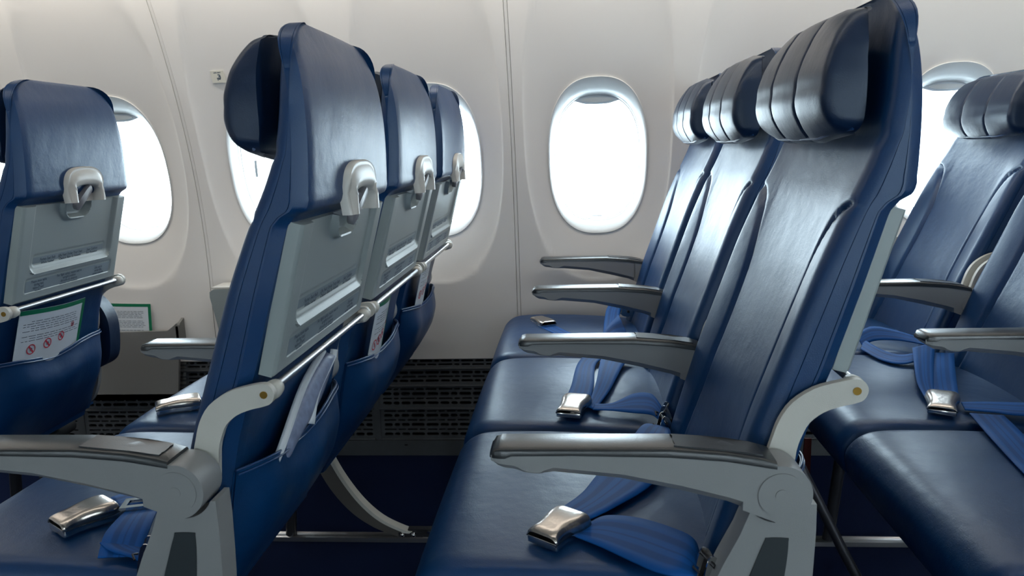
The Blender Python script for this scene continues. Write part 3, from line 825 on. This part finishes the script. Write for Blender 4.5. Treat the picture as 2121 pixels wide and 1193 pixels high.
for key, ly, lb in (('B2', -.25, 'curved grey leg and cross tubes under the row of seats seen from behind'),
                    ('C2', -.25, 'dark frame under the row facing left, hidden mostly below its cushions'),
                    ('D2', -.25, 'dark tubes and legs beneath the rear row at the right edge'),
                    ('A1', .20, 'dark legs and tubes beneath the leftmost seat back')):
    q = SEATS[key]; fr = empty('undercarriage', q.location); tag(fr, lb, 'undercarriage', 'frames under the seat rows'); frame_parts(fr, ly)
bm = bmesh.new(); tube(bm, [(.29, -.10, .60), (.37, -.10, .44), (.50, -.10, .19), (.60, -.10, .0)], .007, 10)
frombm('brace_rod', bm, STRUT, SEATS['C0'])
bm = bmesh.new(); prism(bm, [(-.235, .42), (-.222, .42), (-.222, .33), (-.230, .30), (-.240, .33)], -.11, -.105); frombm('pull_tab', bm, REDF, SEATS['D1'])
# padded end bolster on the front row seat
bm = bmesh.new()
prof = smooth_poly([(.15, .64), (.19, .690), (.225, .685), (.255, .658), (.272, .615), (.270, .555), (.257, .512), (.215, .492), (.16, .50), (.14, .56)], 4)
prism(bm, prof, .235, .285); frombm('side_bolster', bm, LEA_WARM_LIT, SEATS['A1'], bevel=.008, segs=3)
bm = bmesh.new(); prism(bm, smooth_poly([(.10, .60), (.16, .60), (.222, .55), (.236, .50), (.222, .44), (.19, .40), (.12, .39)], 4), .225, .240)
frombm('back_shell_edge', bm, PLA, SEATS['A1'], bevel=.002)

# light grey box beside the window, in front of the window seat
bm = bmesh.new(); prism(bm, [(-1.142, .592), (-1.13, .600), (-.86, .602), (-.86, .44), (-1.12, .44), (-1.135, .53), (-1.143, .575)], 2.235, 2.335)
cb = empty('armrest_console'); tag(cb, 'pale grey boxy console against the sidewall, just left of the tall seat back', 'console')
frombm('body', bm, TRAYM, cb, bevel=.004, segs=3)
bm = bmesh.new(); box(bm, -1.138, -.87, 2.24, 2.33, .6015, .606); frombm('lid', bm, BEZ, cb, bevel=.002)
bm = bmesh.new(); box(bm, -1.08, -.90, 2.26, 2.32, 0, .441); frombm('console_leg', bm, GRIL, cb, bevel=.002)

# ------------------------------------------------------------------ grey wall pocket and the cards
wp = empty('literature_pocket'); tag(wp, 'grey plastic literature pocket fixed to the sidewall behind the left seat', 'pocket')
bm = bmesh.new()
def poly3(bm, pts): bm.faces.new([bm.verts.new(p) for p in pts])
prof = [(-1.68, .215), (-1.325, .215), (-1.300, .40), (-1.293, .470), (-1.300, .478), (-1.312, .468), (-1.335, .452), (-1.68, .448)]
prism(bm, prof, 2.300, 2.312)
frombm('front_wall', bm, POCK, wp, bevel=.002)
bm = bmesh.new(); prism(bm, [(-1.68, .215), (-1.325, .215), (-1.300, .40), (-1.290, .497), (-1.68, .497)], 2.350, 2.366); frombm('back_plate', bm, POCK, wp, bevel=.002)
bm = bmesh.new(); prism(bm, [(2.3, .40), (2.3, .468), (2.366, .497), (2.366, .40)], -1.305, -1.296, 'x'); prism(bm, [(-1.68, .215), (-1.325, .215), (-1.325, .235), (-1.68, .235)], 2.3, 2.366)
frombm('side_cheek', bm, POCK, wp, bevel=.0015)

def make_card(label, M, rows, wdt=.135, hgt=.19, full=True, seed=1, bend=.004):
    root = empty('safety_card'); tag(root, label, 'card', 'safety cards in the pockets')
    root.matrix_world = M
    rnd = random.Random(seed)
    def sheet(x0, x1, y0, y1, zo, nx=12):
        P = np.zeros((2, nx, 3)); xs = np.linspace(x0, x1, nx); P[:, :, 0] = xs; P[0, :, 1] = y0; P[1, :, 1] = y1
        P[:, :, 2] = bend*np.cos(xs/wdt*PI*1.2)+zo; return gridmesh(P)
    v, f = sheet(-wdt/2, wdt/2, -hgt/2, hgt/2, 0); v2 = [(a, b, c-.0012) for a, b, c in v]
    n = len(v); k = 12; ring = list(range(k))+list(range(2*k-1, k-1, -1))
    fs = f+[tuple(i+n for i in q)[::-1] for q in f]+[(ring[i], ring[(i+1) % len(ring)], n+ring[(i+1) % len(ring)], n+ring[i]) for i in range(len(ring))]
    fromdata('sheet', v+v2, fs, PAPER, root)
    vs, fs = [], []
    for r in ((-wdt/2, wdt/2, hgt/2-.010, hgt/2), (wdt/2-.010, wdt/2, -hgt/2, hgt/2-.010)):
        v, f = sheet(*r, .0005); n = len(vs); vs += v; fs += [tuple(i+n for i in q) for q in f]
    fromdata('green_edge', vs, fs, GRN, root)
    def zb(x): return bend*math.cos(x/wdt*PI*1.2)
    bm = bmesh.new(); y = hgt/2-.026
    for r in range(rows if not full else 8):
        x = -wdt/2+.012+(.0 if r % 3 else .02); 
        while x < wdt/2-.03:
            L = rnd.uniform(.006, .02)
            vs = [bm.verts.new((a, b, zb(a)+.0006)) for a, b in ((x, y-.0006), (x+L, y-.0006), (x+L, y+.0006), (x, y+.0006))]; bm.faces.new(vs); x += L+.003
        y -= .0052
        if r % 5 == 4: y -= .006
    frombm('print_lines', bm, INK, root, smooth=False)
    # prohibition signs, each its own part
    if full:
        k_ = wdt/.205
        for i, (x, yy, r) in enumerate(((-.062*k_, .012, .0115), (-.018*k_, .018, .0115), (.024*k_, .026, .0105), (.062*k_, .046, .006))):
            bm = bmesh.new(); N = 20
            A = [bm.verts.new((x+r*math.cos(t), yy+r*math.sin(t), zb(x+r*math.cos(t))+.0008)) for t in np.linspace(0, 2*PI, N, endpoint=False)]
            B = [bm.verts.new((x+r*.8*math.cos(t), yy+r*.8*math.sin(t), zb(x+r*math.cos(t))+.0008)) for t in np.linspace(0, 2*PI, N, endpoint=False)]
            for j in range(N): bm.faces.new((A[j], A[(j+1) % N], B[(j+1) % N], B[j]))
            c = r*.62; d = r*.12; vs = [bm.verts.new((x+a, yy+b, zb(x)+.0008)) for a, b in ((-c-d, c-d), (c-d, -c-d), (c+d, -c+d), (-c+d, c+d))]; bm.faces.new(vs)
            g = frombm('prohibition_sign', bm, RED, root, smooth=False)
            bm = bmesh.new(); stroke(bm, [(x-.003, yy-.003), (x+.001, yy+.003), (x+.003, yy)], .0016, 0, .0010+zb(x)); frombm('symbol', bm, INK, g, smooth=False)
        bm = bmesh.new()
        for x in np.linspace(-.04, .045, 6): stroke(bm, [(float(x), -.055), (float(x)+.003, -.047)], .004, 0, zb(float(x))+.0008)
        frombm('small_figures', bm, ORN, root, smooth=False)
    return root
def frameM(p, ex, ez):
    ex = Vector(ex).normalized(); ez = Vector(ez); ez = (ez-ez.dot(ex)*ex).normalized(); ey = ez.cross(ex)
    m = Matrix((ex, ey, ez)).transposed().to_4x4(); m.translation = Vector(p); return m
make_card('laminated card with green edge and red signs in the pocket of the leftmost seat back', frameM((-1.43+.288, 1.497, .612), (0, 1, -.06), (1, 0, -.28)), 16, .205, .20, True, 1, .007)
make_card('white card with red signs in the pocket of the middle seat seen from behind', frameM((-.70+.290, 1.485, .612), (0, 1, 0), (1, 0, -.25)), 14, .115, .21, True, 2)
make_card('white card with green top under the smallest tray table beside the window', frameM((-.70+.290, 1.965, .622), (0, 1, 0), (1, 0, -.25)), 14, .125, .21, True, 3)
make_card('green bordered card standing in the grey wall pocket', frameM((-1.478, 2.330, .455), (1, 0, -.03), (0, -1, .05)), 18, .150, .17, False, 4, .002)
# curled magazine and card in the pocket of the nearest seat back
mg = empty('magazine'); tag(mg, 'curled magazine with pale pages bulging from the pocket of the nearest seat back', 'magazine')
def curled(name, m, x0, lean, w0, w1, bow, z0, z1, th, parent):
    nv, nu = 16, 10; P = np.zeros((nv, nu, 3))
    for j, t in enumerate(np.linspace(0, 1, nv)):
        for i, s in enumerate(np.linspace(0, 1, nu)):
            P[j, i] = (x0+lean*t+bow*math.sin(PI*t)+.012*math.sin(PI*s), w0+(w1-w0)*s, z0+(z1-z0)*t)
    v, f = gridmesh(P); o = fromdata(name, v, f, m, parent); so = o.modifiers.new('s', 'SOLIDIFY'); so.thickness = th; return o
def booklet(name, m, left, right, th):
    L = smooth_poly(left, 5, False); Rr = smooth_poly(right, 5, False); nu = 6; P = np.zeros((len(L), nu, 3))
    for j in range(len(L)):
        for i in range(nu):
            t = i/(nu-1); P[j, i] = np.array(L[j])*(1-t)+np.array(Rr[j])*t+np.array((.006*math.sin(PI*t), 0, 0))
    v, f = gridmesh(P); o = fromdata(name, v, f, m, mg); so = o.modifiers.new('s', 'SOLIDIFY'); so.thickness = th; return o
PRP = mat('printed_page', (128, 140, 168), .4, var=.5, vscale=70)
X0 = -.7+.285
booklet('cover', PAPER, [(X0-.03, .90, .50), (X0-.012, .93, .570), (X0, .958, .609), (X0, 1.057, .665), (X0, 1.150, .690)], [(X0-.03, .905, .50), (X0-.010, .935, .568), (X0+.002, .966, .607), (X0+.002, 1.066, .661), (X0+.002, 1.175, .692)], .003)
booklet('printed_page', PRP, [(X0-.03, .905, .50), (X0-.012, .935, .565), (X0+.001, .970, .604), (X0+.001, 1.072, .655), (X0+.001, 1.180, .683)], [(X0-.028, .98, .50), (X0-.012, 1.00, .555), (X0+.002, 1.02, .590), (X0+.006, 1.125, .622), (X0+.006, 1.21, .665)], .0015)
booklet('page', PAPER, [(X0+.002, 1.07, .60), (X0+.002, 1.10, .640), (X0+.002, 1.19, .672), (X0+.002, 1.205, .682)], [(X0+.006, 1.08, .595), (X0+.006, 1.12, .634), (X0+.006, 1.20, .662), (X0+.006, 1.222, .675)], .0015)

# ------------------------------------------------------------------ seat belts
def ribbon(name, left, right, m, parent, n=8, th=.0022):
    L = smooth_poly(left, n, False); Rr = smooth_poly(right, n, False)
    nu = 7; P = np.zeros((len(L), nu, 3))
    for j in range(len(L)):
        for i in range(nu): P[j, i] = np.array(L[j])*(1-i/(nu-1))+np.array(Rr[j])*(i/(nu-1))
    v, f = gridmesh(P); me = bpy.data.meshes.new(name); me.from_pydata([tuple(q) for q in v], [], f)
    uv = me.uv_layers.new(name='UVMap')
    ln = [0.0]
    for a, b in zip(L[:-1], L[1:]): ln.append(ln[-1]+math.dist(a, b)/.04)
    for poly in me.polygons:
        for li in poly.loop_indices:
            vi = me.loops[li].vertex_index; uv.data[li].uv = ((vi % nu)/(nu-1), ln[vi//nu])
    me.polygons.foreach_set('use_smooth', [True]*len(me.polygons)); me.materials.append(m)
    o = newobj(name, me, parent); so = o.modifiers.new('s', 'SOLIDIFY'); so.thickness = th; so.offset = 0; return o
def buckle(parent, front, rear, z=.506, w=.050, h=.021, tilt=0):
    """front/rear: xy of the narrow nose and the strap end"""
    f = Vector((*front, z)); r = Vector((*rear, z)); d = (r-f); Ln = d.length; d.normalize(); sd = Vector((-d.y, d.x, 0))
    st = [(0, .42, .45), (.04, .44, .62), (.14, .42, .78), (.30, .40, .86), (.50, .44, .97), (.68, .50, 1.0), (.85, .52, .96), (.96, .50, .86), (1.0, .47, .70)]
    st = smooth_poly(st, 4, False); nu = 21; P = np.zeros((len(st), nu, 3))
    for j, (s, hw, hh) in enumerate(st):
        for i, a in enumerate(np.linspace(-1, 1, nu)):
            off = a*hw*w; top = h*(.42+.58*hh)*(1-abs(a)**7*.42) if abs(a) < .999 else h*.36
            p = f+d*(s*Ln)+sd*off; P[j, i] = (p.x, p.y, z+top)
    v, fs = gridmesh(P); n = len(v); m_ = len(st)
    o = fromdata('buckle_lid', v, fs, MET, parent, 50); so = o.modifiers.new('s', 'SOLIDIFY'); so.thickness = .0016; so.offset = -1
    # body under the lid, chrome
    bm = bmesh.new(); pts = []
    for s, hw, hh in st[::3]+[st[-1]]: pts.append(((f+d*(s*Ln*.97+.001)-sd*hw*w*.94)))
    for s, hw, hh in ([st[-1]]+st[::3][::-1]): pts.append(((f+d*(s*Ln*.97+.001)+sd*hw*w*.94)))
    A = [bm.verts.new((p.x, p.y, z)) for p in pts]; B = [bm.verts.new((p.x, p.y, z+h*.40)) for p in pts]
    k = len(pts); bm.faces.new(A[::-1]); bm.faces.new(B)
    for i in range(k): bm.faces.new((A[i], A[(i+1) % k], B[(i+1) % k], B[i]))
    bmesh.ops.remove_doubles(bm, verts=bm.verts, dist=.0002)
    frombm('buckle_body', bm, CHR, parent, bevel=.001)
    return o
def anchor(parent, p, ang=0, s=1.0):
    """steel belt anchor: two triangular cheeks, a cross pin and a spring clip"""
    M = Matrix.Translation(p) @ Matrix.Rotation(ang, 4, 'Z') @ Matrix.Scale(s, 4)
    bm = bmesh.new()
    for y in (-.011, .011):
        prism(bm, smooth_poly([(-.006, .030), (.004, .031), (.013, .012), (.016, -.014), (.006, -.022), (-.012, -.018), (-.014, -.004)], 3), y-.0012, y+.0012)
    bm.transform(M); a = frombm('anchor_hook', bm, CHR, parent, bevel=.0004)
    bm = bmesh.new(); cylinder(bm, (0, -.017, .022), (0, .017, .022), .0028, 12); cylinder(bm, (.004, -.016, -.008), (.004, .016, -.008), .0038, 12)
    tube(bm, [(-.016, -.008, .012), (-.02, 0, .016), (-.016, .008, .012)], .0014, 8); bm.transform(M); frombm('anchor_pin', bm, STRUT, a)
ZC = .5045
# row facing left, aisle seat
b = empty('seat_belt'); tag(b, 'blue lap belt with satin metal buckle lying on the nearest seat cushion', 'seat belt', 'lap belts')
buckle(b, (-.046, .884), (-.002, .946), ZC-.002, .058, .025)
ribbon('strap', [(-.020, .972, .512), (.010, 1.030, .507), (.038, 1.103, .506), (.085, 1.20, .508), (.118, 1.262, .520), (.140, 1.290, .512)],
       [(.016, .940, .511), (.055, .985, .508), (.108, 1.050, .507), (.140, 1.12, .509), (.160, 1.20, .526), (.165, 1.268, .514)], BELT, b)
ribbon('strap', [(.012, .925, .511), (.040, .955, .509), (.085, .945, .511), (.128, .903, .518), (.148, .880, .516), (.152, .862, .500)],
       [(-.004, .905, .507), (.030, .880, .5065), (.066, .846, .507), (.092, .822, .508), (.115, .812, .508), (.140, .822, .498)], BELT, b)
anchor(b, (.158, .838, .492), .3); anchor(b, (.160, 1.285, .500), .1)
# middle seat
b = empty('seat_belt'); tag(b, 'blue lap belt on the middle cushion below the centre window, buckle pointing at the aisle', 'seat belt', 'lap belts')
buckle(b, (-.012, 1.345), (.008, 1.435), ZC, .058, .021)
ribbon('strap', [(-.018, 1.43, .511), (-.006, 1.53, .507), (.010, 1.70, .506), (.050, 1.80, .52), (.085, 1.86, .552), (.118, 1.90, .575)],
       [(.030, 1.42, .511), (.042, 1.53, .508), (.053, 1.69, .508), (.098, 1.75, .52), (.118, 1.82, .535), (.150, 1.80, .51)], BELT, b)
ribbon('strap', [(.024, 1.40, .507), (.045, 1.52, .512), (.066, 1.72, .514), (.085, 1.77, .51)], [(.040, 1.385, .506), (.075, 1.50, .508), (.116, 1.68, .508), (.145, 1.74, .506)], BELT, b)
ribbon('strap', [(.040, 1.41, .508), (.075, 1.405, .512), (.118, 1.43, .522), (.150, 1.41, .528), (.166, 1.375, .515)],
       [(.035, 1.385, .506), (.070, 1.375, .508), (.110, 1.365, .507), (.145, 1.35, .508), (.158, 1.335, .500)], BELT, b)
anchor(b, (.170, 1.345, .498), -.3)
# window seat
b = empty('seat_belt'); tag(b, 'lap belt on the window seat cushion, open end of its buckle facing the aisle', 'seat belt', 'lap belts')
buckle(b, (-.108, 2.165), (-.068, 2.080), ZC-.004, .050, .020)
ribbon('strap', [(-.098, 2.085, .503), (-.075, 2.04, .503), (-.04, 1.97, .503), (0, 1.90, .503)], [(-.062, 2.115, .503), (-.036, 2.06, .503), (0, 1.99, .503), (.04, 1.92, .503)], BELT, b)
anchor(b, (.155, 2.17, .535), .2, 1.1)
ribbon('strap', [(.082, 1.995, .506), (.088, 2.06, .520), (.098, 2.12, .545), (.120, 2.16, .560)], [(.122, 1.99, .506), (.128, 2.06, .518), (.138, 2.12, .540), (.150, 2.15, .555)], BELT, b)
# row seen from behind, aisle seat
b = empty('seat_belt'); tag(b, 'lap belt at lower left, buckle and free tongue lying beside the grey side column', 'seat belt', 'lap belts')
buckle(b, (-.722, .906), (-.680, .970), ZC-.002, .060, .026)
ribbon('strap', [(-.70, 1.0, .510), (-.66, 1.06, .506), (-.60, 1.13, .506), (-.54, 1.18, .507)], [(-.665, .965, .510), (-.61, 1.02, .506), (-.55, 1.08, .506), (-.50, 1.13, .507)], BELT, b)
ribbon('strap', [(-.648, .955, .512), (-.640, .915, .516), (-.634, .880, .514), (-.625, .850, .500)], [(-.605, .968, .512), (-.590, .930, .518), (-.580, .895, .512), (-.575, .862, .496)], BELT, b)
ribbon('strap', [(-.634, .870, .510), (-.610, .855, .508), (-.575, .850, .500), (-.555, .845, .49)], [(-.600, .905, .505), (-.585, .885, .503), (-.560, .870, .498), (-.545, .855, .488)], BELT, b)
bm = bmesh.new()
def rot_rect(bm, c, ang, w_, l_, hw, hl, z0, z1):
    ca, sa = math.cos(ang), math.sin(ang)
    def T(a, b_): return (c[0]+ca*a-sa*b_, c[1]+sa*a+ca*b_)
    O = [T(-w_, -l_), T(w_, -l_), T(w_, l_), T(-w_, l_)]; I = [T(-hw, -hl), T(hw, -hl), T(hw, hl), T(-hw, hl)]
    for i in range(4):
        j = (i+1) % 4; prism(bm, [O[i], O[j], I[j], I[i]], z0, z1, 'z')
rot_rect(bm, (-.634, .968), .25, .024, .016, .016, .008, .516, .520); frombm('tongue', bm, CHR, b)
anchor(b, (-.555, .852, .492), .3)
# row seen from behind, middle seat
b = empty('seat_belt'); tag(b, 'buckle peeping out beside the tall seat back on the middle cushion at left', 'seat belt', 'lap belts')
buckle(b, (-.848, 1.385), (-.775, 1.430), ZC, .056, .024)
ribbon('strap', [(-.79, 1.46, .510), (-.74, 1.48, .506), (-.68, 1.50, .506)], [(-.76, 1.41, .510), (-.72, 1.44, .506), (-.66, 1.46, .506)], BELT, b)
# rear row
OD = .6923
b = empty('seat_belt'); tag(b, 'lap belt at the right edge, straps running up under the armrest to a bright buckle', 'seat belt', 'lap belts')
buckle(b, (.668, 1.352), (.710, 1.440), ZC, .058, .021)
ribbon('strap', [(.668, 1.400, .508), (.690, 1.50, .515), (.735, 1.62, .520), (.772, 1.715, .530)], [(.695, 1.44, .509), (.730, 1.52, .513), (.785, 1.64, .515), (.835, 1.745, .535)], BELT, b)
ribbon('strap', [(.690, 1.445, .511), (.722, 1.53, .511), (.765, 1.63, .512), (.800, 1.71, .520)], [(.738, 1.435, .511), (.780, 1.53, .511), (.825, 1.63, .512), (.862, 1.71, .518)], BELT, b)
ribbon('strap', [(.730, 1.41, .508), (.780, 1.41, .508), (.830, 1.405, .508), (.90, 1.40, .508)], [(.720, 1.375, .506), (.765, 1.36, .506), (.80, 1.345, .506), (.88, 1.34, .506)], BELT, b)
anchor(b, (.838, 1.745, .515), .2)
ribbon('strap', [(.715, 1.350, .508), (.695, 1.25, .507), (.672, 1.13, .507), (.65, 1.0, .507)], [(.768, 1.338, .508), (.752, 1.25, .507), (.728, 1.15, .507), (.71, 1.02, .507)], BELT, b)
b = empty('seat_belt'); tag(b, 'folded blue lap belt looped on the rear window seat beside the right seat back', 'seat belt', 'lap belts')
ribbon('strap', [(.690, 1.80, .505), (.700, 1.70, .506), (.735, 1.665, .508), (.80, 1.70, .512)], [(.720, 1.86, .512), (.728, 1.76, .512), (.752, 1.715, .514), (.81, 1.745, .516)], BELT, b)
ribbon('strap', [(.705, 1.83, .506), (.75, 1.86, .510), (.80, 1.85, .512), (.85, 1.80, .512)], [(.70, 1.86, .525), (.75, 1.90, .535), (.80, 1.885, .53), (.86, 1.84, .515)], BELT, b)
